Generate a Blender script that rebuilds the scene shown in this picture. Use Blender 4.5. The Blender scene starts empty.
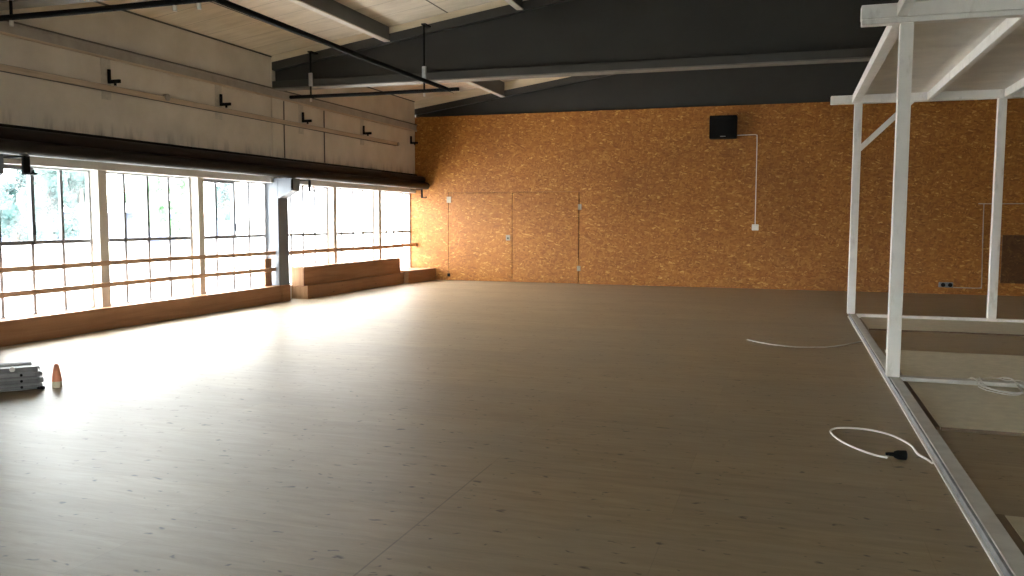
import bpy, bmesh, math, random
from mathutils import Vector, Matrix, noise
random.seed(7)
COL = bpy.context.scene.collection

# ------------------------------------------------------------------ materials
def new_mat(name):
    m = bpy.data.materials.new(name); m.use_nodes = True
    nt = m.node_tree; nt.nodes.clear()
    out = nt.nodes.new('ShaderNodeOutputMaterial')
    return m, nt, out

def N(nt, t, **kw):
    n = nt.nodes.new(t)
    for k, v in kw.items():
        if k.startswith('i_'):
            n.inputs[k[2:].replace('_', ' ')].default_value = v
        else:
            setattr(n, k, v)
    return n

def ramp(nt, stops):
    r = nt.nodes.new('ShaderNodeValToRGB')
    el = r.color_ramp.elements
    while len(el) < len(stops): el.new(0.5)
    for e, (p, c) in zip(el, stops):
        e.position = p; e.color = (*c, 1) if len(c) == 3 else c
    return r

def mixc(nt, fac, a, b, mode='MIX'):
    m = nt.nodes.new('ShaderNodeMix'); m.data_type = 'RGBA'; m.blend_type = mode
    for sock, v in ((m.inputs['Factor'], fac), (m.inputs[6], a), (m.inputs[7], b)):
        if hasattr(v, 'is_linked') or hasattr(v, 'links'): nt.links.new(v, sock)
        elif isinstance(v, (int, float)): sock.default_value = v
        else: sock.default_value = (*v, 1)
    return m.outputs[2]

def coords(nt, scale=(1, 1, 1), loc=(0, 0, 0), rot=(0, 0, 0), world=True):
    if world:
        g = nt.nodes.new('ShaderNodeNewGeometry').outputs['Position']
    else:
        g = nt.nodes.new('ShaderNodeTexCoord').outputs['Object']
    mp = nt.nodes.new('ShaderNodeMapping')
    mp.inputs['Scale'].default_value = scale
    mp.inputs['Location'].default_value = loc
    mp.inputs['Rotation'].default_value = rot
    nt.links.new(g, mp.inputs['Vector'])
    return mp.outputs['Vector']

def noise_tex(nt, vec, scale, detail=4, rough=.55, dist=0):
    n = nt.nodes.new('ShaderNodeTexNoise')
    n.inputs['Scale'].default_value = scale; n.inputs['Detail'].default_value = detail
    n.inputs['Roughness'].default_value = rough; n.inputs['Distortion'].default_value = dist
    nt.links.new(vec, n.inputs['Vector'])
    return n.outputs['Fac']

def principled(nt, out, col, rough=.6, metal=0, spec=.5, bump=None, bstr=.2, bdist=.01):
    p = nt.nodes.new('ShaderNodeBsdfPrincipled')
    if hasattr(col, 'links'): nt.links.new(col, p.inputs['Base Color'])
    else: p.inputs['Base Color'].default_value = (*col, 1)
    if hasattr(rough, 'links'): nt.links.new(rough, p.inputs['Roughness'])
    else: p.inputs['Roughness'].default_value = rough
    p.inputs['Metallic'].default_value = metal
    p.inputs['Specular IOR Level'].default_value = spec
    if bump is not None:
        b = nt.nodes.new('ShaderNodeBump'); b.inputs['Strength'].default_value = bstr
        b.inputs['Distance'].default_value = bdist
        nt.links.new(bump, b.inputs['Height']); nt.links.new(b.outputs[0], p.inputs['Normal'])
    nt.links.new(p.outputs[0], out.inputs[0])
    return p

def mathn(nt, op, a, b=None, c=None):
    m = nt.nodes.new('ShaderNodeMath'); m.operation = op
    for i, v in enumerate((a, b, c)):
        if v is None: continue
        if hasattr(v, 'links'): nt.links.new(v, m.inputs[i])
        else: m.inputs[i].default_value = v
    return m.outputs[0]

def paint(name, col, rough=.55, var=.12, scale=3, metal=0, spec=.4, dirt=None):
    """plain painted / moulded surface with a gentle mottling and fine bump"""
    m, nt, out = new_mat(name)
    v = coords(nt)
    f = noise_tex(nt, v, scale, 5, .6)
    lo = tuple(c * (1 - var) for c in col); hi = tuple(min(1, c * (1 + var)) for c in col)
    r = ramp(nt, [(.3, lo), (.7, hi)]); nt.links.new(f, r.inputs[0])
    c = r.outputs[0]
    if dirt:
        f2 = noise_tex(nt, coords(nt, (1, 1, .35)), 5, 6, .7)
        r2 = ramp(nt, [(.55, (0, 0, 0)), (.75, (1, 1, 1))]); nt.links.new(f2, r2.inputs[0])
        c = mixc(nt, r2.outputs[0], c, dirt)
    principled(nt, out, c, rough, metal, spec, bump=noise_tex(nt, v, 60, 3), bstr=.08, bdist=.004)
    return m

def wood(name, a, b, c, axis='X', rough=.6, knots=True, grain=14.0, plank=0, spec=.35, knotcol=(.05, .03, .02), bump=.15):
    """long-grain timber: streaks run along `axis` in the world"""
    m, nt, out = new_mat(name)
    s = {'X': (.06, 1, 1), 'Y': (1, .06, 1), 'Z': (1, 1, .06)}[axis]
    v = coords(nt, s)
    f = noise_tex(nt, v, grain, 7, .65, .6)
    r = ramp(nt, [(.28, a), (.5, b), (.74, c)]); nt.links.new(f, r.inputs[0])
    col = r.outputs[0]
    big = noise_tex(nt, coords(nt), .45, 4, .6)
    rb = ramp(nt, [(.3, (.80, .80, .82)), (.7, (1.12, 1.1, 1.05))]); nt.links.new(big, rb.inputs[0])
    col = mixc(nt, 1.0, col, rb.outputs[0], 'MULTIPLY')
    if knots:
        sk = {'X': (1.0, 2.6, 2.6), 'Y': (2.6, 1.0, 2.6), 'Z': (2.6, 2.6, 1.0)}[axis]
        vo = nt.nodes.new('ShaderNodeTexVoronoi'); vo.inputs['Scale'].default_value = 1.7
        nt.links.new(coords(nt, sk), vo.inputs['Vector'])
        rk = ramp(nt, [(.035, (1, 1, 1)), (.075, (0, 0, 0))]); nt.links.new(vo.outputs['Distance'], rk.inputs[0])
        # only some cells carry a knot
        sep = nt.nodes.new('ShaderNodeSeparateColor'); nt.links.new(vo.outputs['Color'], sep.inputs[0])
        keep = mathn(nt, 'GREATER_THAN', sep.outputs[0], .45)
        k = mathn(nt, 'MULTIPLY', rk.outputs[0], keep)
        k = mathn(nt, 'MULTIPLY', k, .75)
        col = mixc(nt, k, col, knotcol)
    principled(nt, out, col, rough, 0, spec, bump=f, bstr=bump, bdist=.004)
    return m

def osb(name, tint=(1, 1, 1), rough=.5, scale=1.0):
    """strand board: three crossed layers of elongated chips"""
    m, nt, out = new_mat(name)
    layers = []
    for ang, sc, off in ((.22, (12, 12, 30), 0), (-.28, (11, 11, 34), 3.7), (1.3, (13, 13, 28), 8.1)):
        # rotate in the board plane (X-Z on the back wall; about Y)
        v0 = coords(nt, (1, 1, 1), (off, 0, off), (0, ang, 0))
        v = N(nt, 'ShaderNodeMapping'); v.inputs['Scale'].default_value = tuple(x * scale for x in sc)
        nt.links.new(v0, v.inputs['Vector']); v = v.outputs['Vector']
        vo = nt.nodes.new('ShaderNodeTexVoronoi'); vo.inputs['Scale'].default_value = 1.0
        nt.links.new(v, vo.inputs['Vector'])
        sep = nt.nodes.new('ShaderNodeSeparateColor'); nt.links.new(vo.outputs['Color'], sep.inputs[0])
        layers.append((sep.outputs[0], sep.outputs[1], vo.outputs['Distance']))
    r = ramp(nt, [(0, (.26, .105, .022)), (.35, (.32, .135, .030)), (.7, (.37, .165, .040)), (.93, (.43, .21, .062)), (1, (.62, .38, .15))])
    nt.links.new(layers[0][0], r.inputs[0])
    r2 = ramp(nt, [(0, (.23, .090, .018)), (.4, (.32, .138, .032)), (.8, (.37, .17, .044)), (1, (.58, .34, .13))])
    nt.links.new(layers[1][0], r2.inputs[0])
    r3 = ramp(nt, [(0, (.28, .115, .026)), (.6, (.35, .155, .038)), (1, (.44, .22, .07))])
    nt.links.new(layers[2][0], r3.inputs[0])
    pick = mathn(nt, 'GREATER_THAN', layers[1][1], .55)
    col = mixc(nt, pick, r.outputs[0], r2.outputs[0])
    pick3 = mathn(nt, 'GREATER_THAN', layers[2][1], .7)
    col = mixc(nt, pick3, col, r3.outputs[0])
    big = noise_tex(nt, coords(nt), .6, 3)
    rb = ramp(nt, [(.3, (.86, .84, .82)), (.7, (1.08, 1.08, 1.08))]); nt.links.new(big, rb.inputs[0])
    col = mixc(nt, 1.0, col, rb.outputs[0], 'MULTIPLY')
    col = mixc(nt, 1.0, col, tuple(a * b for a, b in zip((.90, .79, .51), tint)), 'MULTIPLY')
    principled(nt, out, col, rough, 0, .35, bump=layers[0][2], bstr=.15, bdist=.004)
    return m

def floor_material():
    m, nt, out = new_mat('pine_floor')
    f = noise_tex(nt, coords(nt, (.14, 1, 1)), 15, 8, .72, .6)
    r = ramp(nt, [(.26, (.200, .148, .082)), (.5, (.270, .207, .122)), (.74, (.335, .265, .163))])
    nt.links.new(f, r.inputs[0]); col = r.outputs[0]
    # broad boards across the room, each a touch different
    sx = nt.nodes.new('ShaderNodeSeparateXYZ'); nt.links.new(coords(nt), sx.inputs[0])
    bt = nt.nodes.new('ShaderNodeTexBrick')
    bt.offset = .5; bt.squash = 1
    bt.inputs['Color1'].default_value = (.90, .90, .90, 1); bt.inputs['Color2'].default_value = (1.08, 1.07, 1.05, 1)
    bt.inputs['Mortar'].default_value = (.74, .72, .70, 1)
    bt.inputs['Scale'].default_value = 1; bt.inputs['Mortar Size'].default_value = .0025
    bt.inputs['Mortar Smooth'].default_value = .3
    bt.inputs['Brick Width'].default_value = 2.5; bt.inputs['Row Height'].default_value = .42
    nt.links.new(coords(nt, (1, 1, 1), (.57, .08, 0)), bt.inputs['Vector'])
    col = mixc(nt, .8, col, bt.outputs['Color'], 'MULTIPLY')
    # scuffed, greyed traffic areas
    g = noise_tex(nt, coords(nt, (.6, 1, 1)), .55, 5, .62, .8)
    rg = ramp(nt, [(.42, (0, 0, 0)), (.66, (1, 1, 1))]); nt.links.new(g, rg.inputs[0])
    k = mathn(nt, 'MULTIPLY', rg.outputs[0], .35)
    col = mixc(nt, k, col, (.30, .26, .20))
    # knots and nail marks
    wobn = nt.nodes.new('ShaderNodeTexNoise'); wobn.inputs['Scale'].default_value = 9; wobn.inputs['Detail'].default_value = 2
    nt.links.new(coords(nt), wobn.inputs['Vector'])
    for sc, thr, keepv, strength, off in ((1.7, .034, .20, .95, 0), (3.1, .040, .38, .9, 5), (5.5, .055, .62, .75, 11)):
        vo = nt.nodes.new('ShaderNodeTexVoronoi'); vo.inputs['Scale'].default_value = sc
        vo.voronoi_dimensions = '2D'
        wob = coords(nt, (.95, 1.6, 1), (off, off, 0))
        va = nt.nodes.new('ShaderNodeVectorMath'); va.operation = 'MULTIPLY_ADD'
        nt.links.new(wobn.outputs['Color'], va.inputs[0]); va.inputs[1].default_value = (.16, .16, 0); nt.links.new(wob, va.inputs[2])
        nt.links.new(va.outputs[0], vo.inputs['Vector'])
        rk = ramp(nt, [(thr * .3, (1, 1, 1)), (thr * 1.5, (0, 0, 0))]); nt.links.new(vo.outputs['Distance'], rk.inputs[0])
        sep = nt.nodes.new('ShaderNodeSeparateColor'); nt.links.new(vo.outputs['Color'], sep.inputs[0])
        k = mathn(nt, 'MULTIPLY', rk.outputs[0], mathn(nt, 'GREATER_THAN', sep.outputs[0], keepv))
        k = mathn(nt, 'MULTIPLY', k, strength)
        col = mixc(nt, k, col, (.05, .034, .022))
    # one long board joint running away from the viewer
    gx = nt.nodes.new('ShaderNodeSeparateXYZ'); nt.links.new(coords(nt), gx.inputs[0])
    jl = mathn(nt, 'LESS_THAN', mathn(nt, 'ABSOLUTE', mathn(nt, 'ADD', gx.outputs[0], 1.82)), .005)
    jl = mathn(nt, 'MULTIPLY', jl, mathn(nt, 'LESS_THAN', gx.outputs[1], 5.1))
    jl = mathn(nt, 'MULTIPLY', jl, mathn(nt, 'SUBTRACT', 1.25, noise_tex(nt, coords(nt), 3, 4)))
    col = mixc(nt, mathn(nt, 'MULTIPLY', jl, .6), col, (.05, .035, .025))
    rr = ramp(nt, [(.3, (.46, .46, .46)), (.7, (.54, .54, .54))]); nt.links.new(g, rr.inputs[0])
    principled(nt, out, col, rr.outputs[0], 0, .65, bump=noise_tex(nt, coords(nt, (.5, 1, 1)), 3, 3), bstr=.05, bdist=.004)
    return m

def upper_wall_material():
    m, nt, out = new_mat('stained_render')
    f = noise_tex(nt, coords(nt), 1.6, 6, .6)
    r = ramp(nt, [(.3, (.58, .525, .44)), (.7, (.70, .64, .55))]); nt.links.new(f, r.inputs[0])
    # dark drips rising from the pipes at the foot of the wall
    g = nt.nodes.new('ShaderNodeSeparateXYZ'); nt.links.new(coords(nt), g.inputs[0])
    st = noise_tex(nt, coords(nt, (1, 1, .12)), 5.5, 5, .7)
    h = nt.nodes.new('ShaderNodeMapRange'); h.inputs['From Min'].default_value = 2.72; h.inputs['From Max'].default_value = 3.0
    h.inputs['To Min'].default_value = 1; h.inputs['To Max'].default_value = 0
    nt.links.new(g.outputs[2], h.inputs['Value'])
    rs = ramp(nt, [(.48, (0, 0, 0)), (.72, (1, 1, 1))]); nt.links.new(st, rs.inputs[0])
    k = mathn(nt, 'MULTIPLY', mathn(nt, 'MULTIPLY', rs.outputs[0], h.outputs[0]), .9)
    col = mixc(nt, k, r.outputs[0], (.10, .085, .07))
    principled(nt, out, col, .8, 0, .2, bump=noise_tex(nt, coords(nt), 35, 4), bstr=.15, bdist=.006)
    return m

def ceiling_material():
    m, nt, out = new_mat('wood_wool_ceiling')
    f = noise_tex(nt, coords(nt, (.15, 1, 1)), 7, 6, .65)
    r = ramp(nt, [(.3, (.63, .555, .45)), (.7, (.80, .72, .60))]); nt.links.new(f, r.inputs[0])
    col = r.outputs[0]
    g = nt.nodes.new('ShaderNodeSeparateXYZ'); nt.links.new(coords(nt), g.inputs[0])
    # seams: across the slope every half metre, along the room midway between purlins
    yy = mathn(nt, 'ABSOLUTE', mathn(nt, 'SUBTRACT', mathn(nt, 'FRACT', mathn(nt, 'DIVIDE', g.outputs[1], .62)), .5))
    l1 = mathn(nt, 'MULTIPLY', mathn(nt, 'LESS_THAN', yy, .012), .4)
    xx = mathn(nt, 'ABSOLUTE', mathn(nt, 'SUBTRACT', mathn(nt, 'FRACT', mathn(nt, 'DIVIDE', mathn(nt, 'ADD', g.outputs[0], 5.82 + 1.255 + 25.1), 2.51)), .5))
    l2 = mathn(nt, 'MULTIPLY', mathn(nt, 'LESS_THAN', xx, .006), .9)
    col = mixc(nt, mathn(nt, 'MAXIMUM', l1, l2), col, (.08, .06, .05))
    principled(nt, out, col, .85, 0, .1, bump=f, bstr=.25, bdist=.01)
    return m

def glass_material(name, clear, tint=(1, 1, 1)):
    """thin pane: mostly see-through, a share of diffusing dirt, a weak mirror"""
    m, nt, out = new_mat(name)
    tr = nt.nodes.new('ShaderNodeBsdfTransparent'); tr.inputs[0].default_value = (*tint, 1)
    tl = nt.nodes.new('ShaderNodeBsdfTranslucent'); tl.inputs[0].default_value = (.95, .97, 1, 1)
    gl = nt.nodes.new('ShaderNodeBsdfGlossy'); gl.inputs['Roughness'].default_value = .03
    a = nt.nodes.new('ShaderNodeMixShader')
    f = noise_tex(nt, coords(nt), 2.2, 4)
    mr = nt.nodes.new('ShaderNodeMapRange'); mr.inputs['From Min'].default_value = .3; mr.inputs['From Max'].default_value = .7
    mr.inputs['To Min'].default_value = max(0, 1 - clear - .05); mr.inputs['To Max'].default_value = 1 - clear + .05
    nt.links.new(f, mr.inputs['Value']); nt.links.new(mr.outputs[0], a.inputs[0])
    nt.links.new(tr.outputs[0], a.inputs[1]); nt.links.new(tl.outputs[0], a.inputs[2])
    fr = nt.nodes.new('ShaderNodeFresnel'); fr.inputs['IOR'].default_value = 1.25
    b = nt.nodes.new('ShaderNodeMixShader')
    nt.links.new(fr.outputs[0], b.inputs[0]); nt.links.new(a.outputs[0], b.inputs[1]); nt.links.new(gl.outputs[0], b.inputs[2])
    nt.links.new(b.outputs[0], out.inputs[0])
    return m

def leaf_material(name, a, b):
    m, nt, out = new_mat(name)
    r = ramp(nt, [(.3, a), (.7, b)]); nt.links.new(noise_tex(nt, coords(nt), 1.2, 5), r.inputs[0])
    principled(nt, out, r.outputs[0], .6, 0, .3)
    return m

M = dict(
    floor=floor_material(), osb=osb('strand_board'), osbshade=osb('shaded_strand_board', (.28, .26, .26)), upper=upper_wall_material(), ceil=ceiling_material(),
    white=paint('white_painted_timber', (.83, .81, .77), .45, .05, 5, dirt=(.58, .55, .50)),
    board=paint('white_roof_board', (.76, .73, .67), .6, .10, 2.2),
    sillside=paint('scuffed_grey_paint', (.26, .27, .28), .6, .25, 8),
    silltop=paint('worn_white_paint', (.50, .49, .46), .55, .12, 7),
    whitewall=paint('white_wall_paint', (.82, .80, .77), .6, .06, 2),
    column=paint('blue_grey_column_paint', (.165, .19, .22), .5, .06, 3),
    post=paint('beige_post_paint', (.74, .68, .61), .6, .08, 4),
    steelbar=paint('grey_steel_bar', (.16, .165, .18), .5, .1, 9),
    steelsash=paint('light_steel_frame', (.38, .38, .39), .5, .1, 9),
    girder=paint('slate_girder_paint', (.026, .025, .022), .65, .16, 1.2),
    flange=paint('slate_flange_paint', (.045, .043, .038), .5, .14, 2.0),
    flangelip=paint('lit_flange_edge', (.17, .16, .14), .5, .2, 5),  # paler tone paints in the floor light on the flange underside
    purlin=paint('grey_purlin_paint', (.13, .13, .125), .6, .12, 2),
    purlinlip=paint('pale_purlin_flange', (.60, .56, .48), .6, .08, 3),
    strip=wood('ceiling_timber', (.66, .57, .41), (.74, .65, .49), (.80, .72, .56), 'X', knots=False),
    black=paint('black_metal', (.006, .006, .006), .8, .2, 6, spec=.12),
    pipe=paint('black_pipe_wrap', (.007, .005, .0045), .55, .3, 4, spec=.25),
    pipe2=paint('brown_black_pipe', (.013, .007, .005), .55, .3, 3, spec=.25),
    rail=paint('grey_brown_channel', (.36, .325, .28), .55, .15, 4),
    railtop=paint('dull_channel', (.10, .09, .08), .55, .15, 4),
    railwood=wood('thin_wall_batten', (.42, .33, .23), (.54, .43, .32), (.62, .51, .39), 'Y', knots=False),
    handrail=wood('handrail_timber', (.50, .30, .19), (.60, .39, .26), (.68, .47, .33), 'Y', knots=False),
    ply=wood('brown_plywood', (.25, .120, .058), (.34, .170, .085), (.42, .225, .118), 'Y', grain=9, knots=True),
    ply2=wood('brown_plywood_end', (.26, .145, .07), (.36, .20, .10), (.44, .26, .14), 'Z', grain=9, knots=False),
    cream=paint('cream_floor_sheet', (.57, .525, .40), .6, .10, 9),
    darkwood=wood('dark_batten', (.11, .075, .045), (.16, .11, .07), (.22, .16, .10), 'Y', knots=False),
    grey=paint('grey_plastic', (.17, .165, .165), .5, .2, 12),
    grey2=paint('grey_plastic_light', (.24, .235, .235), .5, .15, 12),
    tank=paint('metal_plate', (.5, .5, .5), .35, .1, 10, metal=.8),
    hingeplate=paint('dull_zinc', (.30, .27, .20), .5, .1, 10),
    dullcable=paint('dull_cable', (.50, .49, .45), .45, .03, 10),
    cable=paint('white_cable', (.75, .73, .68), .4, .03, 10),
    socket=paint('white_socket', (.72, .70, .64), .4, .03, 10),
    orange=paint('orange_rubber', (.85, .30, .15), .5, .08, 10),
    conecream=paint('cream_rubber', (.75, .65, .45), .5, .05, 10),
    stain=paint('grey_backing_plate', (.50, .465, .40), .7, .12, 14),
    clear=glass_material('clear_glass', .99, (.86, .96, 1)),
    hazy=glass_material('hazy_glass', .965, (.93, .98, 1)),
    frost=glass_material('frosted_glass', .45),
    leaf=leaf_material('dark_leaves', (.007, .025, .026), (.015, .046, .038)),
    leaf2=leaf_material('fresh_leaves', (.030, .085, .035), (.055, .14, .055)),
    bark=paint('bark', (.09, .07, .055), .9, .3, 6),
    fence=paint('blue_grey_fence_paint', (.030, .045, .10), .7, .15, 1.2),
    asphalt=paint('pale_yard', (.50, .50, .49), .9, .1, .5),
    greywall=paint('gable_grey', (.09, .09, .09), .8, .1, 1),
)

# ------------------------------------------------------------------ mesh helpers
class MB:
    keep = False          # keep = True leaves the face directions as made (panes all face the room)
    def __init__(self): self.bm = bmesh.new()
    def box(self, a, b, bevel=0.0, seg=1):
        x0, y0, z0 = a; x1, y1, z1 = b
        g = bmesh.ops.create_cube(self.bm, size=1)
        vs = g['verts']
        for v in vs:
            v.co = Vector(((x0 + x1) / 2 + v.co.x * (x1 - x0), (y0 + y1) / 2 + v.co.y * (y1 - y0), (z0 + z1) / 2 + v.co.z * (z1 - z0)))
        if bevel:
            es = list({e for v in vs for e in v.link_edges})
            bmesh.ops.bevel(self.bm, geom=es, offset=bevel, segments=seg, affect='EDGES', profile=.5)
        return self
    def prism(self, pts, lo, hi, plane='XZ'):
        """polygon given in a plane, extruded along the third axis"""
        def P(u, v, w):
            return {'XZ': (u, w, v), 'YZ': (w, u, v), 'XY': (u, v, w)}[plane]
        A = [self.bm.verts.new(P(u, v, lo)) for u, v in pts]
        B = [self.bm.verts.new(P(u, v, hi)) for u, v in pts]
        n = len(pts)
        self.bm.faces.new(A); self.bm.faces.new(B)
        for i in range(n):
            self.bm.faces.new((A[i], A[(i + 1) % n], B[(i + 1) % n], B[i]))
        return self
    def tube(self, pts, r, n=10, cap=True):
        """r a number or one radius per point"""
        pts = [Vector(p) for p in pts]
        rings = []
        prev = None
        for i, p in enumerate(pts):
            d = (pts[min(i + 1, len(pts) - 1)] - pts[max(i - 1, 0)]).normalized()
            if prev is None:
                up = Vector((0, 0, 1)) if abs(d.z) < .9 else Vector((1, 0, 0))
                u = d.cross(up).normalized()
            else:
                u = (prev - d * prev.dot(d)).normalized()
            prev = u
            w = d.cross(u)
            rr = r[i] if isinstance(r, (list, tuple)) else r
            rings.append([self.bm.verts.new(p + rr * (math.cos(2 * math.pi * k / n) * u + math.sin(2 * math.pi * k / n) * w)) for k in range(n)])
        for a, b in zip(rings, rings[1:]):
            for k in range(n):
                self.bm.faces.new((a[k], a[(k + 1) % n], b[(k + 1) % n], b[k]))
        if cap:
            self.bm.faces.new(rings[0]); self.bm.faces.new(rings[-1])
        return self
    def build(self, name, mat, parent=None, smooth=False):
        if not self.keep: bmesh.ops.recalc_face_normals(self.bm, faces=self.bm.faces)
        me = bpy.data.meshes.new(name); self.bm.to_mesh(me); self.bm.free()
        if smooth:
            for p in me.polygons: p.use_smooth = True
            me.set_sharp_from_angle(angle=math.radians(40))
        me.materials.append(mat)
        o = bpy.data.objects.new(name, me); COL.objects.link(o)
        if parent:
            o.parent = parent
            o.matrix_parent_inverse = Matrix.Translation(-parent.location)
        return o

def tag(o, label=None, cat=None, group=None, kind=None):
    if label: o['label'] = label
    if cat: o['category'] = cat
    if group: o['group'] = group
    if kind: o['kind'] = kind
    return o

def empty(name, loc, label=None, cat=None, group=None, kind=None):
    o = bpy.data.objects.new(name, None); COL.objects.link(o); o.location = loc
    o.empty_display_size = .1
    return tag(o, label, cat, group, kind)

def catmull(pts, k=8):
    P = [Vector(p) for p in pts]; out = []
    for i in range(len(P) - 1):
        p0 = P[max(i - 1, 0)]; p1 = P[i]; p2 = P[i + 1]; p3 = P[min(i + 2, len(P) - 1)]
        for j in range(k):
            t = j / k
            out.append(.5 * ((2 * p1) + (-p0 + p2) * t + (2 * p0 - 5 * p1 + 4 * p2 - p3) * t * t + (-p0 + 3 * p1 - 3 * p2 + p3) * t ** 3))
    out.append(P[-1]); return out

# ------------------------------------------------------------------ dimensions (metres; X right, Y into the room)
XW, YB = -9.43, 20.40          # left wall face, back wall face
YF = -6.0                      # wall behind the camera
XR = 9.43
XG = -9.60                     # window plane
SL = .15                       # roof slope
def roof(x): return 4.66 + SL * (9.43 - abs(x))
Z_HEAD, Z_SILL = 2.30, .28

# ------------------------------------------------------------------ shell
tag(MB().box((-9.95, YF - .3, -.2), (9.95, YB + .4, 0)).build('floor', M['floor']), 'worn pine board floor of the hall', None, None, 'structure')
tag(MB().prism([(-9.95, roof(-9.95)), (0, roof(0)), (9.95, roof(9.95)), (9.95, roof(9.95) + .15), (0, roof(0) + .15), (-9.95, roof(-9.95) + .15)], YF - .3, YB + .4).build('ceiling', M['ceil']),
    'pale boarded sloping ceiling', None, None, 'structure')
wl = MB()
wl.box((-9.90, YF, Z_HEAD + .02), (XW, YB, 4.70)).box((-9.90, YF, 0), (XW, 7.50, Z_HEAD + .02))
tag(wl.build('wall_left', M['upper']), 'stained beige upper left wall above the windows', None, None, 'structure')
tag(MB().box((-9.85, YF, Z_HEAD - .02), (XW + .012, YB, Z_HEAD + .14), .004).build('trim_1', M['whitewall']), 'pale lintel band over the windows', None, None, 'structure')
tag(MB().box((-9.85, YF, 0), (XW - .05, YB, Z_SILL), .004).build('baseboard_left', M['whitewall']), 'low parapet under the windows', None, None, 'structure')

# back wall with the double-door opening
D0, D1, DM, DZ = -8.49, -4.98, -6.735, 2.29
wb = MB()
wb.box((-9.95, YB, 0), (D0, YB + .2, 4.245)).box((D1, YB, 0), (9.95, YB + .2, 4.245)).box((D0, YB, DZ), (D1, YB + .2, 4.245)).box((D0, YB + .07, 0), (D1, YB + .2, DZ))
tag(wb.build('wall_back', M['osb']), 'strand board back wall', None, None, 'structure')
tag(MB().prism([(-9.9, 4.245), (9.9, 4.245), (9.9, roof(9.9)), (0, roof(0)), (-9.9, roof(-9.9))], YB + .3, YB + .4).build('trim_2', M['greywall']), 'dark gable panel above the strand board', None, None, 'structure')
for i, (a, b, hx) in enumerate(((D0, DM, DM - .10), (DM, D1, D1 - .04))):
    d = MB().box((a + .007, YB + .003, .008), (b - (.006 if i == 0 else .024), YB + .05, DZ - .020), .002).build('door_%d' % (i + 1), M['osb'])
    tag(d, ('left' if i == 0 else 'right') + ' flush strand board door leaf', None, None, 'structure')
    if i == 0:
        p = MB().box((-6.90, YB - .006, 1.06), (-6.79, YB + .006, 1.20), .003).build('lock_plate', M['hingeplate'], d)
        MB().tube([(-6.845, YB - .004, 1.12), (-6.845, YB - .03, 1.12)], .018, 10).build('knob', M['black'], p, True)
        MB().box((-8.53, YB - .008, 2.02), (-8.41, YB + .006, 2.18), .003).build('hinge', M['hingeplate'], d)
        MB().box((-8.52, YB - .008, .10), (-8.44, YB + .006, .18), .003).build('hinge', M['black'], d)
    else:
        MB().box((-5.02, YB - .008, 1.84), (-4.93, YB + .006, 1.98), .003).build('hinge', M['hingeplate'], d)
        MB().box((-5.03, YB - .008, .32), (-4.94, YB + .006, .45), .003).build('hinge', M['hingeplate'], d)
tag(MB().box((XR, YF, 0), (XR + .3, YB, 4.75)).build('wall_right', M['upper']), 'right wall', None, None, 'structure')
GX0, GX1, GZ = -2.4, 2.8, 2.15
wf = MB().prism([(-9.9, GZ), (9.9, GZ), (9.9, roof(9.9)), (0, roof(0)), (-9.9, roof(-9.9))], YF - .3, YF)
wf.box((-9.9, YF - .3, 0), (GX0, YF, GZ)).box((GX1, YF - .3, 0), (9.9, YF, GZ)).box((GX0, YF - .3, 0), (GX1, YF, .2))
tag(wf.build('wall_front', M['whitewall']), 'wall behind the viewpoint', None, None, 'structure')
gf = MB()
for k in range(5):
    xx = GX0 + (GX1 - GX0) * k / 4
    gf.box((xx - .03 + .03 * (k == 0) - .03 * (k == 4), YF - .2, .2), (xx + .03 + .03 * (k == 0) - .03 * (k == 4), YF - .14, GZ), .004)
gf.box((GX0 + .06, YF - .2, .2), (GX1 - .06, YF - .14, .27)).box((GX0 + .06, YF - .2, GZ - .06), (GX1 - .06, YF - .14, GZ))
gd = tag(gf.build('window_7', M['steelsash']), None, None, None, 'structure')  # unseen glazed opening, added to light the post faces towards the camera
gp = MB(); gp.keep = True
gp.bm.faces.new([gp.bm.verts.new(v) for v in ((GX1, YF - .17, .2), (GX0, YF - .17, .2), (GX0, YF - .17, GZ), (GX1, YF - .17, GZ))])
gp.build('clear_panes', M['clear'], gd)

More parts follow.
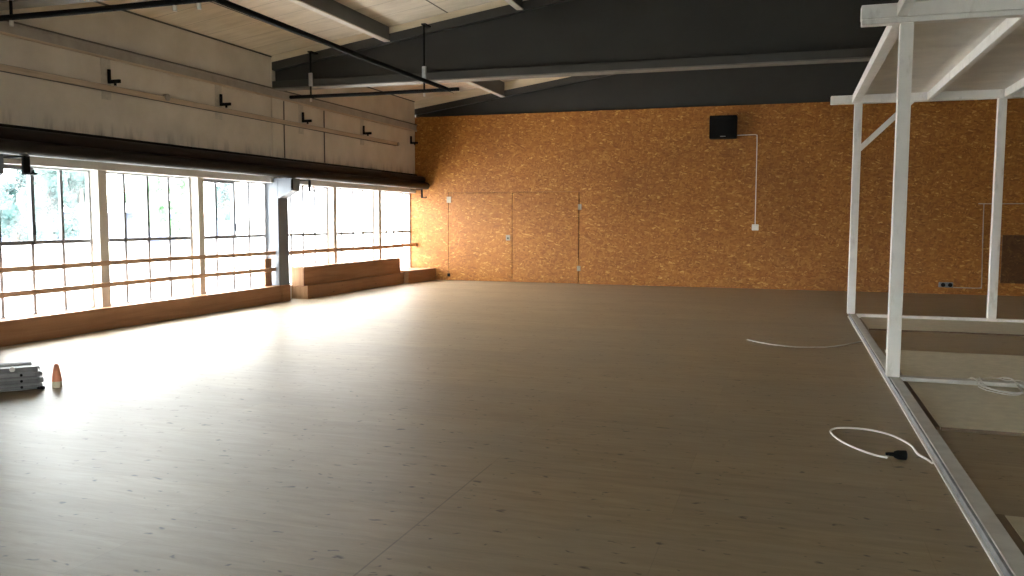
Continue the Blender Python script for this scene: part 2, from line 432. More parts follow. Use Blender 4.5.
# ------------------------------------------------------------------ windows
WIN = 0
def window(y0, y1, bars, glass, sash=None, first=False):
    """steel framed window: mullion bars, a transom and panes"""
    global WIN
    WIN += 1
    z0, z1, zm = Z_SILL, Z_HEAD - .02, 1.27
    f = MB()
    t = .044
    f.box((XG - .03, y0, z0), (XG + .03, y0 + .045, z1), .004).box((XG - .03, y1 - .045, z0), (XG + .03, y1, z1), .004)
    f.box((XG - .03, y0 + .045, z1 - .03), (XG + .03, y1 - .045, z1), .004).box((XG - .03, y0 + .045, z0), (XG + .03, y1 - .045, z0 + .04), .004)
    w = f.build('window_%d' % WIN, M['steelsash'])
    tag(w, None, None, None, 'structure')
    g = MB()
    for b in bars: g.box((XG - .02, b - t / 2, z0 + .04), (XG + .02, b + t / 2, z1 - .03))
    g.box((XG - .022, y0 + .045, zm - .024), (XG + .022, y1 - .045, zm + .024))
    g.build('glazing_bars', M['steelbar'], w)
    edges = [y0 + .045] + list(bars) + [y1 - .045]
    if sash:
        a, b = edges[sash[0]], edges[sash[1]]
        s = MB(); k = .026
        s.box((XG + .02, a - k, zm - .03), (XG + .055, a + k, z1 - .02), .003).box((XG + .02, b - k, zm - .03), (XG + .055, b + k, z1 - .02), .003)
        s.box((XG + .02, a + k, z1 - .06), (XG + .055, b - k, z1 - .02), .003).box((XG + .02, a + k, zm - .03), (XG + .055, b - k, zm + .025), .003)
        so = s.build('opening_sash', M['steelbar'], w)
        MB().box((XG + .055, b - .012, zm + .10), (XG + .075, b + .012, zm + .24), .004).build('sash_handle', M['black'], so)
    kinds = {}
    for i in range(len(edges) - 1):
        kinds.setdefault(glass[0][i], []).append((edges[i], edges[i + 1], zm, z1 - .03))
        kinds.setdefault(glass[1][i], []).append((edges[i], edges[i + 1], z0 + .04, zm))
    for k, L in kinds.items():
        p = MB()
        for a, b, c, d in L:
            vs = [p.bm.verts.new(v) for v in ((XG, a, c), (XG, b, c), (XG, b, d), (XG, a, d))]
            p.bm.faces.new(vs)
        p.keep = True
        p.build({'c': 'clear_panes', 'h': 'hazy_panes', 'f': 'frosted_panes'}[k], M[{'c': 'clear', 'h': 'hazy', 'f': 'frost'}[k]], w)
    return w

window(7.82, 9.67, (8.17, 8.66, 9.16), ('hccc', 'ffff'), (0, 2))
window(9.80, 11.80, (10.32, 10.81, 11.28), ('hhhh', 'ffhh'))
window(11.92, 13.93, (12.46, 12.93, 13.41), ('fcff', 'ffff'), (0, 2))
window(14.245, 16.20, (14.80, 15.24, 15.70), ('ffff', 'ffff'))
window(16.32, 18.32, (16.81, 17.34, 17.82), ('ffff', 'ffff'))
window(18.44, 20.40, (19.03, 19.45, 19.95), ('ffff', 'ffff'))
# the bays nearer than the picture's left edge, which light the near floor
for c in (1.20,):
    for a, b in ():
        y0, y1 = c + a, c + b
        window(y0, y1, [y0 + (y1 - y0) * q for q in (.25, .5, .75)], ('hhhh', 'ffff'))

def wpost(y0, y1, n):
    o = MB().box((XG - .06, y0, Z_SILL), (XW + .004, y1, Z_HEAD), .005).build('trim_%d' % n, M['post'])
    tag(o, None, None, None, 'structure')
n = 3
for c in (14.10, 7.65, 1.20):
    if c > 10: L = ((16.20, 16.34), (18.32, 18.46))
    elif c > 5: L = ((9.655, 9.825), (11.80, 11.945))
    else: L = ()
    for a, b in L:
        wpost(a, b, n); n += 1

# columns under each girder
for c in (14.10, 7.65):
    m = MB().box((-9.78, c - .15, 0), (-9.32, c + .20, 2.365), .006)
    col_top = MB().box((-9.78, c - .15, 2.366), (-9.405, c + .15, roof(-9.4) - .12))
    col = m.build('column', M['column'])
    col_top.build('upper_shaft', M['upper'], col)
    if c > 10: tag(col, 'blue grey square column between the two window bays, pipes resting on its bracket', 'column')
    else: tag(col, 'blue grey square column nearer than the left edge of the view' if c > 5 else ('blue grey square column beside the near window bay' if c > 0 else 'blue grey square column at the near end of the window wall'), 'column')
    cb = MB().prism([(-9.32, 1.99), (-9.28, 1.99), (-9.01, 2.13), (-9.01, 2.365), (-9.32, 2.365)], c - .15, c + .13)
    cb.build('corbel', M['column'], col)

# ------------------------------------------------------------------ roof steel
def girder(y, label, strip=True, zb=4.04, drop=.12, lip=True):
    g = empty('roof_girder', (0, y, zb), label, 'girder')
    def top(x): return roof(x) - drop
    X0, X1 = -9.43, 9.43
    web = MB().prism([(X0, zb + .10 * lip), (X1, zb + .10 * lip), (X1, top(X1) - .1), (0, top(0) - .1), (X0, top(X0) - .1)], y + .11, y + .17)
    web.build('web', M['girder'], g)
    if lip: fb = MB().box((X0, y, zb + .02), (X1, y + .28, zb + .15), .006); fb.build('bottom_flange', M['flange'], g)
    if lip: MB().box((X0, y, zb), (X1, y + .28, zb + .022), .004).build('flange_edge', M['flangelip'], g)
    t = MB().prism([(X0, top(X0) - .15), (0, top(0) - .15), (X1, top(X1) - .15), (X1, top(X1)), (0, top(0)), (X0, top(X0))], y, y + .28)
    t.build('top_flange', M['flange'], g)
    if strip:
        MB().prism([(X0, top(X0) + .002), (0, top(0) + .002), (X1, top(X1) + .002), (X1, roof(X1)), (0, roof(0)), (X0, roof(X0))], y + .02, y + .26).build('packing_timber', M['strip'], g)
    return g
girder(13.96, 'dark slate roof girder crossing the hall at the column, pipes hung before it')
girder(YB - .012, 'dark slate roof girder along the top of the strand board wall', zb=4.245, drop=.20, lip=False)
girder(7.51, 'dark slate roof girder crossing just above the view')
girder(1.06, 'dark slate roof girder overhead behind the view')

# purlins: dark side, pale bottom flange
PX = [-6.99, -4.48, -1.97]
names = {(0, 7): 'grey ceiling purlin nearest the left wall, in front of the girder', (1, 7): 'grey ceiling purlin at the top edge, right of the longer one',
         (0, 14): 'grey ceiling purlin stub seen under the girder at the back', (1, 14): 'grey ceiling purlin hidden mostly by the girder, second from the left wall'}
for i, x in enumerate(PX):
    for y0, y1 in ((7.79, 13.96), (14.24, YB - .013)):
        if i == 2: continue
        p = empty('ceiling_purlin', (x, y0, roof(x) - .22), names[(i, int(y0))], 'purlin')
        dp = .235 if y0 < 10 else (.34 if i == 0 else .20)
        MB().box((x - .045, y0, roof(x) - dp), (x + .045, y1, roof(x) + .01), .004).build('beam', M['purlin'], p)
        MB().box((x - .06, y0, roof(x) - dp - .02), (x + .06, y1, roof(x) - dp + .002), .004).build('pale_flange', M['purlinlip'], p)

# ------------------------------------------------------------------ wall channel, batten, brackets
r = empty('wall_channel', (-9.38, 4, 3.9), 'grey brown steel channel running along the left wall just above the black brackets', 'channel')
MB().prism([(-9.43, 3.905), (-9.37, 3.905), (-9.37, 3.925), (-9.385, 3.925), (-9.385, 4.02), (-9.37, 4.02), (-9.37, 4.04), (-9.43, 4.04)], 2.0, YB).build('channel', M['rail'], r)
MB().box((-9.43, 2, 4.04), (-9.355, YB, 4.062), .003).build('channel_lid', M['railtop'], r)
MB().box((-9.43, 2, 3.878), (-9.37, YB, 3.904), .003).build('lower_flange', M['railwood'], r)
r2 = empty('wall_batten', (-9.40, 4, 3.48), 'narrow brown batten on the left wall under the black brackets', 'batten')
MB().box((-9.40, 2.0, 3.425), (-9.365, 19.25, 3.500), .004).build('batten', M['railwood'], r2)
MB().box((-9.43, 2.0, 3.415), (-9.40, 19.25, 3.510), .002).build('shadow_backing', M['railtop'], r2)  # dark strip paints in the shadow gap above and below the batten
MB().tube([(-9.41, 19.255, 3.46), (-9.34, 19.255, 3.46)], .045, 12).build('end_cap', M['rail'], r2, True)
MB().tube([(-9.41, 11.05, 3.49), (-9.345, 11.05, 3.49)], .055, 12).build('junction_cap', M['rail'], r2, True)

BR = [(9.90, 'nearest, leftmost of those on the upper left wall'), (12.42, 'second from the left on the upper wall'), (15.0, 'third from the left, just past the girder end'), (17.55, 'fourth from the left on the upper wall'), (20.1, 'in the corner by the strand board wall')]
for y, w in BR:
    b = empty('wall_bracket', (-9.43, y, 3.6), 'black L-shaped wall bracket, ' + w, 'bracket', 'black wall brackets')
    if y < 18: MB().box((-9.43, y - .12, 3.30), (-9.424, y + .06, 3.90)).build('backing_plate', M['stain'], b)
    MB().box((-9.425, y - .005, 3.575), (-9.385, y + .03, 3.735), .003).build('upright', M['black'], b)
    MB().box((-9.425, y - .005, 3.535), (-9.21, y + .03, 3.585), .003).build('arm', M['black'], b)
    MB().tube([(-9.30, y + .012, 3.54), (-9.30, y + .012, 3.50)], .018, 8).build('bolt', M['black'], b)
# dark joint where ceiling and wall meet
tag(MB().box((XW - .01, 2, 4.635), (XW + .012, YB - .02, 4.66)).build('trim_20', M['railtop']), None, None, None, 'structure')
# thin vertical conduits on the wall
for y, z0, z1, lab in ((15.85, 2.78, 3.87, 'thin dark conduit down the left wall, the right one of the pair'), (14.36, 2.78, 3.87, 'thin dark conduit down the left wall beside the column shaft')):
    tag(MB().box((-9.43, y - .012, z0), (-9.412, y + .012, z1), .003).build('wall_conduit', M['railtop']), lab, 'conduit')

# ------------------------------------------------------------------ heating pipes above the windows
up = MB().tube([(-9.225, 2, 2.615), (-9.225, 8, 2.615), (-9.225, 14, 2.615), (-9.225, 20.39, 2.615)], .098, 20).build('heating_pipe', M['pipe2'], None, True)
tag(up, 'upper of two thick black brown pipes above the windows', 'pipe', 'thick pipes above the windows')
lp = MB().tube([(-9.10, 2, 2.462), (-9.10, 8, 2.462), (-9.10, 20.39, 2.462)], .093, 20).build('heating_pipe', M['pipe'], None, True)
tag(lp, 'lower of two thick black pipes, just over the window heads', 'pipe', 'thick pipes above the windows')
tp = MB().tube([(-9.39, 2, 2.74), (-9.39, 20.39, 2.74)], .03, 12).build('thin_pipe', M['black'], None, True)
tag(tp, 'thin black pipe on the wall behind the two thick pipes', 'pipe')
for y, w in ((8.17, 'near the left edge of the first window'), (13.93, 'against the column bracket'), (14.72, 'just right of the column'), (20.10, 'by the strand board corner')):
    h = empty('pipe_hook', (-9.10, y, 2.37), 'black hook hanging below the pipes, ' + w, 'hook', 'hooks under the pipes')
    wd = .05 if y < 9 else .022
    if y < 13 or y > 14.5: MB().box((-9.43, y - wd, 2.345), (-9.08, y + wd, 2.366), .003).build('arm', M['black'], h)
    MB().box((-9.12 if y < 13 or y > 14.5 else -9.005, y - wd, 2.16), (-9.08 if y < 13 or y > 14.5 else -8.98, y + wd, 2.344), .004).build('strap', M['black'], h)
    MB().box((-9.12 if y < 13 or y > 14.5 else -9.005, y - wd, 2.135), (-8.97, y + wd, 2.159), .004).build('foot', M['black'], h)
    MB().tube([(-8.985, y, 2.16), (-8.98, y, 2.195)], .010, 8).build('tip', M['black'], h)

# ------------------------------------------------------------------ hung pipe loop under the ceiling
hp = empty('hanging_pipe_loop', (-5.7, 10.6, 3.84), 'thin black pipe loop hung on rods below the ceiling at top left', 'pipe')
for a, b in (((-8.88, 13.75, 3.84), (-5.52, 13.75, 3.84)), ((-5.68, 7.42, 3.845), (-5.73, 13.78, 3.845)), ((-9.1, 7.40, 3.84), (-5.62, 7.40, 3.84))):
    MB().tube([a, ((Vector(a) + Vector(b)) / 2 + Vector((0, 0, -.01))), b], .033, 10).build('pipe', M['black'], hp, True)
for x, y in ((-6.17, 13.75), (-8.44, 13.75), (-8.36, 7.40), (-6.14, 7.40), (-5.84, 7.40)):
    zt = roof(x) - .17 if y > 10 else roof(x) - .01
    h = MB().tube([(x, y, 3.82), (x, y, zt)], .017, 8).build('hanger_rod', M['black'], hp)
    MB().box((x - .035, y - .02, 4.02), (x + .035, y + .02, 4.26), .004).build('turnbuckle', M['steelsash'], h)
    MB().tube([(x, y, 3.74), (x, y, 3.80)], .022, 8).build('nut', M['socket'], h)
    MB().box((x - .04, y - .03, zt - .012), (x + .04, 13.958 if y > 10 else y + .03, zt + .012)).build('fixing_plate', M['black'], h)

# ------------------------------------------------------------------ handrails and benches by the windows
for z, a, b, lab in ((.945, 2.0, 13.95, 'upper brown wooden rail across the near windows'), (.63, 2.0, 13.95, 'lower brown wooden rail across the near windows'), (.92, 14.25, 20.35, 'brown wooden rail across the far windows')):
    k = MB()
    pts = []
    nseg = 12
    for i in range(nseg + 1):
        y = a + (b - a) * i / nseg
        pts.append((y, z + .006 * math.sin(y * 1.3)))
    k.prism([(y, zz - (.034 if a < 10 else .042)) for y, zz in pts] + [(y, zz + (.034 if a < 10 else .042)) for y, zz in reversed(pts)], XW + .004, XW + .034, 'YZ')
    o = k.build('handrail', M['handrail']); tag(o, lab, 'rail')
e = MB().box((XW - .02, 20.352, .86), (XW + .05, 20.398, .965), .006).build('rail_bracket', M['ply2']); tag(e, 'small wooden block holding the far rail at the strand board wall', 'bracket')
o = MB().box((XW - .025, 13.66, .316), (XW - .002, 13.87, .84), .003).build('plywood_offcut', M['ply2'])
tag(o, 'narrow upright plywood offcut behind the rails beside the column', 'board')

def bench(name, label, x0, x1, y0, y1, z0, z1, cat='bench', x1b=None):
    """box bench: front board, lid and end board, front may run slightly askew"""
    x1b = x1 if x1b is None else x1b
    b = empty(name, ((x0 + x1) / 2, y0, z0), label, cat)
    t = .022
    MB().prism([(x1 - t, y0), (x1, y0), (x1b, y1), (x1b - t, y1)], z0, z1 - t - .001, 'XY').build('front_board', M['ply'], b)
    MB().prism([(x0, y0), (x1 + .006, y0 - .004), (x1b + .006, y1), (x0, y1)], z1 - t, z1, 'XY').build('lid', M['ply'], b)
    MB().box((x0, y0 + .0, z0), (x1 - t - .001, y0 + t, z1 - t - .001)).build('end_board', M['ply2'], b)
    MB().box((x0, y1 - t, z0), (min(x1, x1b) - t - .001, y1, z1 - t - .001)).build('end_board', M['ply2'], b)
    return b
bench('window_bench', 'long low brown plywood box bench under the near windows', XW - .045, -9.265, 2.0, 13.93, 0.0, .315, 'bench')
bench('window_bench', 'short end of the low plywood box in front of the column foot', -9.318, -9.25, 13.94, 14.21, 0.0, .315, 'bench')
bench('window_bench', 'lower tier of the two-step plywood bench under the far windows', XW - .045, -9.10, 14.60, 19.00, 0, .262, 'bench')
bench('window_bench', 'upper tier of the two-step plywood bench, set back on the lower box', XW - .03, -9.19, 14.60, 18.98, .263, .635, 'bench')
bench('window_bench', 'low plywood box bench between the stepped bench and the strand board wall', XW - .045, -8.98, 19.02, 20.36, 0, .315, 'bench', -8.83)

# ------------------------------------------------------------------ things on the back wall
sp = empty('wall_speaker', (-1.54, YB, 3.46), 'black box loudspeaker fixed high on the strand board wall', 'speaker')
MB().box((-1.85, YB - .34, 3.47), (-1.24, YB - .06, 3.99), .02, 2).build('cabinet', M['black'], sp)
MB().box((-1.80, YB - .352, 3.55), (-1.29, YB - .338, 3.94), .006).build('grille', M['black'], sp)
MB().box((-1.60, YB - .354, 3.505), (-1.48, YB - .338, 3.520), .002).build('badge', M['grey2'], sp)
MB().box((-1.66, YB - .06, 3.60), (-1.43, YB, 3.86), .004).build('wall_mount', M['steelbar'], sp)
c = MB().tube([(-1.24, YB - .02, 3.555), (-.84, YB - .012, 3.565), (-.80, YB - .012, 3.55), (-.795, YB - .012, 3.4), (-.79, YB - .012, 1.5)], .009, 8).build('speaker_cable', M['cable'], None, True)
tag(c, 'thin pale cable running from the black speaker down to the white socket', 'cable')
s = empty('wall_socket', (-.78, YB, 1.42), 'small white socket box below the speaker cable', 'socket')
MB().box((-.86, YB - .05, 1.36), (-.71, YB, 1.50), .008).build('housing', M['socket'], s)
MB().box((-.825, YB - .058, 1.385), (-.745, YB - .048, 1.455), .004).build('cover', M['cable'], s)
c = MB().tube(catmull([(6.2, YB - .015, 1.97), (3.99, YB - .015, 1.965), (3.93, YB - .015, 1.96), (3.915, YB - .015, 1.88), (3.93, YB - .015, 1.0), (3.945, YB - .015, .22), (3.92, YB - .015, .16), (3.86, YB - .015, .15), (3.40, YB - .015, .15)], 5), .009, 8).build('wall_cable', M['rail'], None, True)
tag(c, 'thin grey cable with two bends on the dark right part of the strand board wall', 'cable')
s = empty('floor_level_socket', (3.24, YB, .2), 'low double wall socket with black outlets near the floor', 'socket')
MB().box((3.11, YB - .05, .15), (3.39, YB, .26), .006).build('housing', M['steelbar'], s)
for x in (3.19, 3.33): MB().tube([(x, YB - .045, .205), (x, YB - .065, .205)], .045, 14).build('outlet', M['black'], s, True)

wp = MB().box((4.30, YB - .022, .27), (5.6, YB, 1.30), .003).build('shadow_panel', M['osbshade'])  # thin darkened board added as a painted shadow patch on the wall
tag(wp, 'dark panel painted as a shadow low on the strand board wall behind the right white post', 'panel')

# ------------------------------------------------------------------ white timber frame at right
tf = empty('timber_frame', (1.03, 9.06, 0), 'white painted timber frame with posts, roof beams and floor rails on the right', 'frame structure')
ZB0, ZB1 = 3.49, 3.62
W = .12
for x, y, z0 in ((.943, 9.0, .057), (.925, 14.88, .063), (2.99, 14.88, .063), (3.07, 9.0, .06), (.97, 3.1, .06), (5.1, 14.88, .06)):
    MB().box((x, y, z0), (x + W, y + W, ZB0), .005).build('post', M['white'], tf)
MB().box((.56, 14.86, ZB0), (5.6, 15.0, ZB1), .005).build('cross_beam', M['white'], tf)
for y0 in (8.98, 3.06):
    MB().box((.59, y0, ZB0 + .052), (5.6, y0 + .14, ZB1 + .055), .005).build('cross_beam', M['white'], tf)
    MB().box((.595, y0 + .008, ZB0), (5.6, y0 + .13, ZB0 + .050), .006).build('beam_packer', M['white'], tf)
for i, (x0, x1) in enumerate(((.885, 1.0), (1.985, 2.06), (3.06, 3.135), (4.13, 4.205), (5.2, 5.275))):
    MB().box((x0, 9.12, ZB0 + .004), (x1, 14.86, ZB1), .005).build('joist', M['white'], tf)
    MB().box((x0 + .02, 3.2, ZB0 + .06), (x1, 8.98, ZB1 + .05), .005).build('joist', M['white'], tf)
# roof sheets, 2.05 m deep, laid over the joists
for y, y2, zz in ((3.06, 5.1, ZB1 + .056), (5.105, 7.05, ZB1 + .056), (7.055, 9.12, ZB1 + .056), (9.125, 11.10, ZB1), (11.105, 13.11, ZB1), (13.115, 15.0, ZB1)):
    MB().box((.93, y, zz), (5.5, y2, zz + .02), .003).build('roof_sheet', M['board'], tf)
# knee brace in the plane of the far beam
MB().prism([(1.046, 2.72), (1.046, 2.84), (1.70, 3.488), (1.82, 3.488)], 14.90, 14.96).build('knee_brace', M['white'], tf)
# bottom rails
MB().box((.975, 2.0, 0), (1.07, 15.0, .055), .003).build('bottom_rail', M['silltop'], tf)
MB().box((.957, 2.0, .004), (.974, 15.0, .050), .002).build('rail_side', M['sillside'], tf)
MB().box((.940, 2.0, 0), (.956, 15.0, .012), .002).build('floor_bead', M['white'], tf)
MB().box((1.072, 14.88, 0), (5.6, 15.0, .062), .003).build('bottom_rail', M['white'], tf)
MB().box((1.072, 9.0, .023), (5.6, 9.12, .062), .003).build('bottom_rail', M['silltop'], tf)
# loose floor sheets inside the frame
for (x0, y0, x1, y1), lab in (((1.13, 13.28, 5.4, 14.87), 'cream floor sheet at the far end of the white frame'),
                              ((1.135, 7.06, 5.4, 11.18), 'large cream floor sheet in the middle of the white frame, under the cable coil'),
                              ((1.14, 2.4, 5.4, 5.03), 'cream floor sheet at the lower right corner of the view')):
    o = MB().box((x0, y0, 0), (x1, y1, .021), .002).build('floor_sheet', M['cream']); tag(o, lab, 'floor panel', 'cream floor sheets')
    MB().box((x0, y0 - .014, 0), (x1, y0 - .001, .0235), .001).build('edge_strip', M['darkwood'], o)
o = MB().box((1.085, 7.06, 0), (1.13, 8.95, .024), .002).build('floor_batten', M['darkwood']); tag(o, 'brown batten between the frame rail and the middle cream sheet', 'batten')
o = MB().box((1.085, 2.4, 0), (1.135, 5.03, .024), .002).build('floor_batten', M['darkwood']); tag(o, 'brown batten at the lower right corner beside the near cream sheet', 'batten')

# ------------------------------------------------------------------ cables on the floor
c1 = [(-.51, 11.6), (-.34, 11.37), (-.09, 11.18), (.15, 11.12), (.45, 11.24), (.64, 11.44), (.84, 11.76), (.935, 11.95)]
o = MB().tube([(p.x, p.y, .008) for p in catmull([(x, y, 0) for x, y in c1])], .007, 8).build('thin_floor_cable', M['dullcable'], None, True)
tag(o, 'thin pale cable lying on the open floor left of the far white posts', 'cable')
c2 = [(.93, 6.03), (.91, 6.12), (.87, 6.24), (.86, 6.43), (.83, 6.56), (.75, 6.74), (.62, 6.85), (.48, 6.87), (.37, 6.82), (.33, 6.69), (.38, 6.46), (.47, 6.27), (.58, 6.12), (.66, 6.075)]
ex = empty('extension_lead', (.6, 6.4, 0), 'looped white extension lead with a black socket on the floor by the white frame', 'extension cord')
MB().tube([(p.x, p.y, .008) for p in catmull([(x, y, 0) for x, y in c2])], .0075, 8).build('lead', M['cable'], ex, True)
d = Vector((.10, .005, 0)).normalized()
p0 = Vector((.65, 6.08, .03))
prof = [(0, .010), (.02, .013), (.05, .014), (.055, .022), (.075, .030), (.125, .032), (.13, .030)]
MB().tube([p0 + d * a + Vector((0, 0, .002)) for a, _ in prof], [b for _, b in prof], 16).build('socket', M['black'], ex, True)
MB().tube([p0 + d * .13 + Vector((0, 0, .002)), p0 + d * .134 + Vector((0, 0, .002))], .022, 14).build('socket_face', M['grey'], ex, True)
# coil of cable on the middle sheet
random.seed(3)
pts = []
for i in range(76):
    a = i / 76 * 2 * math.pi * 4.2
    rx = .17 + .03 * math.sin(a * .7); ry = .42 + .07 * math.cos(a * .53)
    pts.append((1.93 + rx * math.cos(a) + .03 * math.sin(i * .13), 8.95 + ry * math.sin(a) * (.9 + .1 * math.sin(i)) + .05 * math.sin(i * .21), .028 + .0035 * i / 12 + (.035 if abs(8.9 + ry * math.sin(a) - 9.06) < .12 else 0)))
pts += [(2.1, 9.0, .06), (2.4, 8.8, .03), (2.9, 8.7, .03)]
pts = [(1.72, 9.30, .028), (1.74, 9.12, .072), (1.78, 8.9, .03)] + pts[6:]
o = MB().tube(catmull(pts, 3), .0045, 6).build('cable_coil', M['dullcable'], None, True)
tag(o, 'loose coil of pale cable lying over the inner floor rail', 'cable')

# ------------------------------------------------------------------ stack of grey boards and the cone, near left
SX, SY, SROT = -6.615, 6.02, math.radians(49.5)
def stack_root(name, z, label, cat, group=None):
    b = empty(name, (SX, SY, z), label, cat, group); b.rotation_euler = (0, 0, SROT); return b
def loc_part(mb, name, mat, parent, smooth=False):      # geometry given in the parent's own frame
    o = mb.build(name, mat, None, smooth); o.parent = parent; return o
def grey_board(z, dx, lab, mat):
    b = stack_root('grey_platform', z, lab, 'platform')
    loc_part(MB().box((-1.3, .015, .003), (dx, .34, .050), .012, 2), 'deck', mat, b)
    loc_part(MB().box((-1.28, 0, 0), (dx - .02, .016, .014), .004), 'lower_lip', M['grey'], b)
    loc_part(MB().box((-1.28, 0, .040), (dx - .02, .016, .054), .004), 'upper_lip', M['grey2'], b)
    for x in (-.17, -.8):
        loc_part(MB().tube([(x, .016, .026), (x, -.002, .026)], .012, 12), 'rivet', M['black'], b, True)
    for y in (.0, .30):
        loc_part(MB().box((dx - .035, y, .002), (dx + .012, y + .05, .052), .008), 'corner_cap', M['grey2'], b)
    return b
grey_board(.004, -.012, 'dark grey platform at the bottom of the low stack at the left edge', M['grey'])
grey_board(.061, .0, 'dark grey platform in the middle of the low stack at the left edge', M['grey'])
grey_board(.118, -.02, 'grey platform directly under the top tray of the low stack at the left edge', M['grey2'])
b = stack_root('ribbed_tray', .174, 'grey ribbed flat tray with a pale round badge, topmost on the low stack', 'tray')
loc_part(MB().prism([(0, 0), (.33, 0), (.31, .052), (.02, .040)], -1.3, -.035, 'YZ'), 'cover', M['grey'], b)
loc_part(MB().tube([(-.24, .03, .028), (-.24, .006, .030)], .024, 14), 'round_badge', M['cable'], b, True)
for k_ in range(3):
    loc_part(MB().box((-1.25, .13 + k_ * .06, .040), (-.08, .145 + k_ * .06, .054), .003), 'rib', M['grey2'], b)
f = empty('castor_wheel', (-6.60, 6.00, 0), 'small black castor lying at the right end of the grey stack', 'wheel')
MB().tube([(-6.605, 5.985, .016), (-6.585, 6.015, .016)], .015, 16).build('tyre', M['black'], f, True)
MB().box((-6.64, 5.975, .004), (-6.56, 5.99, .024), .004).build('fork', M['black'], f)

CX, CY = -6.552, 6.123
cn = empty('orange_cone', (CX, CY, 0), 'small orange cone with a cream base ring right of the grey stack', 'cone')
def lathe(prof, cx, cy, n=20):
    mb = MB(); rings = []
    for r_, z_ in prof: rings.append([mb.bm.verts.new((cx + r_ * math.cos(2 * math.pi * k / n), cy + r_ * math.sin(2 * math.pi * k / n), z_)) for k in range(n)])
    for a, b_ in zip(rings, rings[1:]):
        for k in range(n): mb.bm.faces.new((a[k], a[(k + 1) % n], b_[(k + 1) % n], b_[k]))
    mb.bm.faces.new(rings[0]); mb.bm.faces.new(rings[-1]); return mb
lathe([(.043, 0), (.044, .006), (.042, .058), (.041, .060)], CX, CY).build('base_ring', M['conecream'], cn, True)
lathe([(.046, .061), (.044, .075), (.034, .14), (.024, .20), (.015, .222), (.008, .226)], CX, CY).build('cone', M['orange'], cn, True)

# ------------------------------------------------------------------ outside
tag(MB().box((-160, -60, -.5), (-9.96, 160, -.25)).build('yard_ground', M['asphalt']), 'pale yard outside the windows', 'ground', None, 'structure')
def tree(x, y, h, rad, mat, lab, seed, name='tree'):
    rnd = random.Random(seed)
    t = empty(name, (x, y, -.25), lab, 'tree')
    MB().tube([(x, y, -.25), (x + .1, y, h * .3), (x, y + .1, h * .6)], [.22, .17, .08], 8).build('trunk', M['bark'], t, True)
    m = MB()
    blobs = []
    for i in range(16):
        a = rnd.uniform(0, 2 * math.pi); q = rnd.uniform(0, 1) ** .6 * rad * .75
        z = rnd.uniform(.18, .9) * h
        k = 1 - abs(z / h - .5) * .7
        blobs.append((Vector((x + q * k * math.cos(a), y + q * k * math.sin(a), z)), rnd.uniform(.28, .5) * rad))
    for c, r_ in blobs:
        g = bmesh.ops.create_icosphere(m.bm, subdivisions=2, radius=r_ * .8)
        for v in g['verts']:
            v.co = c + v.co * (1 + .35 * noise.noise(v.co * 2 + c))
        for i in range(170):
            d = Vector((rnd.gauss(0, 1), rnd.gauss(0, 1), rnd.gauss(0, 1))).normalized()
            p = c + d * r_ * rnd.uniform(.75, 1.15)
            u = Vector((rnd.gauss(0, 1), rnd.gauss(0, 1), rnd.gauss(0, 1))).normalized(); w = u.cross(d).normalized()
            s_ = rnd.uniform(.08, .17)
            vs = [m.bm.verts.new(p + s_ * (a_ * u + b_ * w)) for a_, b_ in ((-1, 0), (0, -.5), (1, 0), (0, .5))]
            m.bm.faces.new(vs)
    m.build('crown', mat, t)
def along(ywin, k):       # a point on the line of sight through the window at y = ywin, k times as far
    return XG * k, ywin * k
for yw, k, h, rad, mat, lab, sd in ((8.42, 4.0, 3.6, 1.9, 'leaf', 'small dark tree in the yard at the far left of the first window', 1),
                                    (8.98, 3.1, 5.4, 1.5, 'leaf', 'dark green tree filling the middle panes of the first window', 2),
                                    (9.50, 4.6, 6.4, 1.7, 'leaf', 'dark green tree at the right panes of the first window', 3),
                                    (10.75, 4.6, 5.0, 2.1, 'leaf2', 'faint green tree behind the middle of the second window', 4),
                                    (11.50, 3.7, 5.8, 1.0, 'leaf2', 'bright green slim tree at the right of the second window', 5),
                                    (12.70, 4.2, 6.2, 1.5, 'leaf', 'dark green tree behind the clear pane of the third window', 6)):
    x, y = along(yw, k)
    tree(x, y, h, rad, M[mat], lab, sd)
fx0, fy0 = -42.0, 30.0
o = empty('yard_fence', (-46, 45, -.25), 'blue grey board fence behind the trees in the yard', 'fence')
MB().box((-46.1, 30, -.25), (-46, 64, 1.9)).build('boards', M['fence'], o)
MB().box((-46.14, 30, 1.9), (-45.96, 64, 2.0)).build('cap_rail', M['fence'], o)

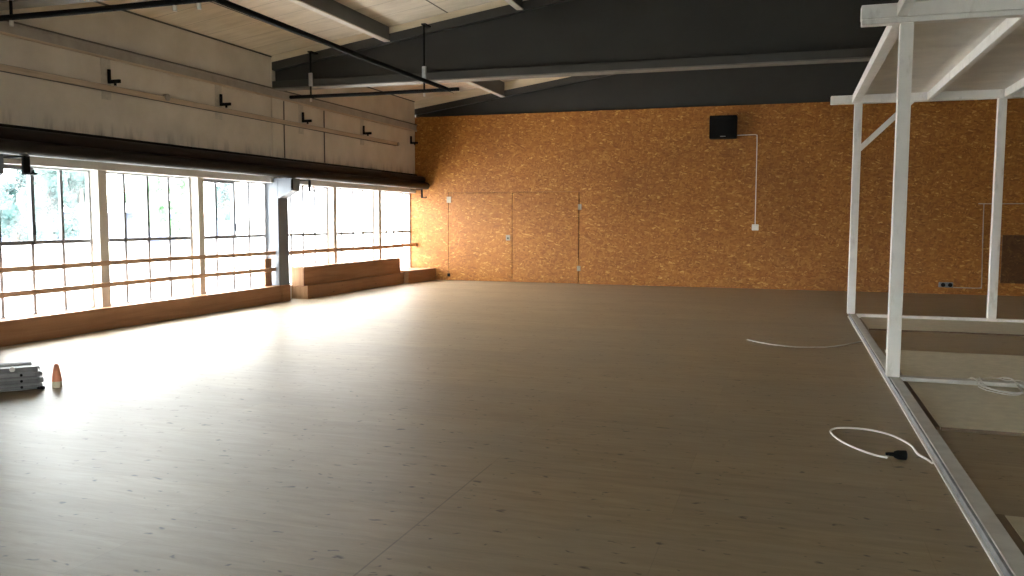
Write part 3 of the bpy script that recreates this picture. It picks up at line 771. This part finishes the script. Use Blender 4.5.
# ------------------------------------------------------------------ sky light
w = bpy.data.worlds.new('World'); bpy.context.scene.world = w; w.use_nodes = True
nt = w.node_tree; nt.nodes.clear()
wo = nt.nodes.new('ShaderNodeOutputWorld'); bg = nt.nodes.new('ShaderNodeBackground')
tc = nt.nodes.new('ShaderNodeTexCoord'); sx = nt.nodes.new('ShaderNodeSeparateXYZ'); nt.links.new(tc.outputs['Generated'], sx.inputs[0])
rr = ramp(nt, [(0, (.45, .45, .43)), (.02, (1.0, .985, .95)), (.5, (1.0, .98, .94)), (1, (.90, .93, .95))]); nt.links.new(sx.outputs[2], rr.inputs[0])
nt.links.new(rr.outputs[0], bg.inputs[0]); bg.inputs[1].default_value = 9.0
nt.links.new(bg.outputs[0], wo.inputs[0])

# ------------------------------------------------------------------ camera (solved from the picture's vanishing points)
yaw, pitch, roll, F = -0.318779413, -0.08145202, 0.003384645, 841.992697
cy, sy = math.cos(yaw), math.sin(yaw)
fw = Vector((sy * math.cos(pitch), cy * math.cos(pitch), math.sin(pitch)))
r0 = Vector((cy, -sy, 0)); u0 = r0.cross(fw)
rt = math.cos(roll) * r0 + math.sin(roll) * u0
upv = -math.sin(roll) * r0 + math.cos(roll) * u0
cam = bpy.data.cameras.new('camera'); co = bpy.data.objects.new('camera', cam); COL.objects.link(co)
mt = Matrix((( rt.x, upv.x, -fw.x, 0), (rt.y, upv.y, -fw.y, 0), (rt.z, upv.z, -fw.z, 1.6), (0, 0, 0, 1)))
co.matrix_world = mt
cam.sensor_width = 36; cam.lens = F * 36 / 1024; cam.clip_start = .05; cam.clip_end = 500
sc = bpy.context.scene
sc.camera = co
sc.view_settings.view_transform = 'Standard'; sc.view_settings.look = 'None'
sc.view_settings.gamma = 1; sc.view_settings.use_curve_mapping = False
sc.view_settings.exposure = 1.9
sc.cycles.max_bounces = 10; sc.cycles.diffuse_bounces = 7; sc.cycles.glossy_bounces = 3; sc.cycles.transmission_bounces = 6
sc.cycles.transparent_max_bounces = 12
sc.cycles.sample_clamp_indirect = 12
sc.cycles.use_denoising = True
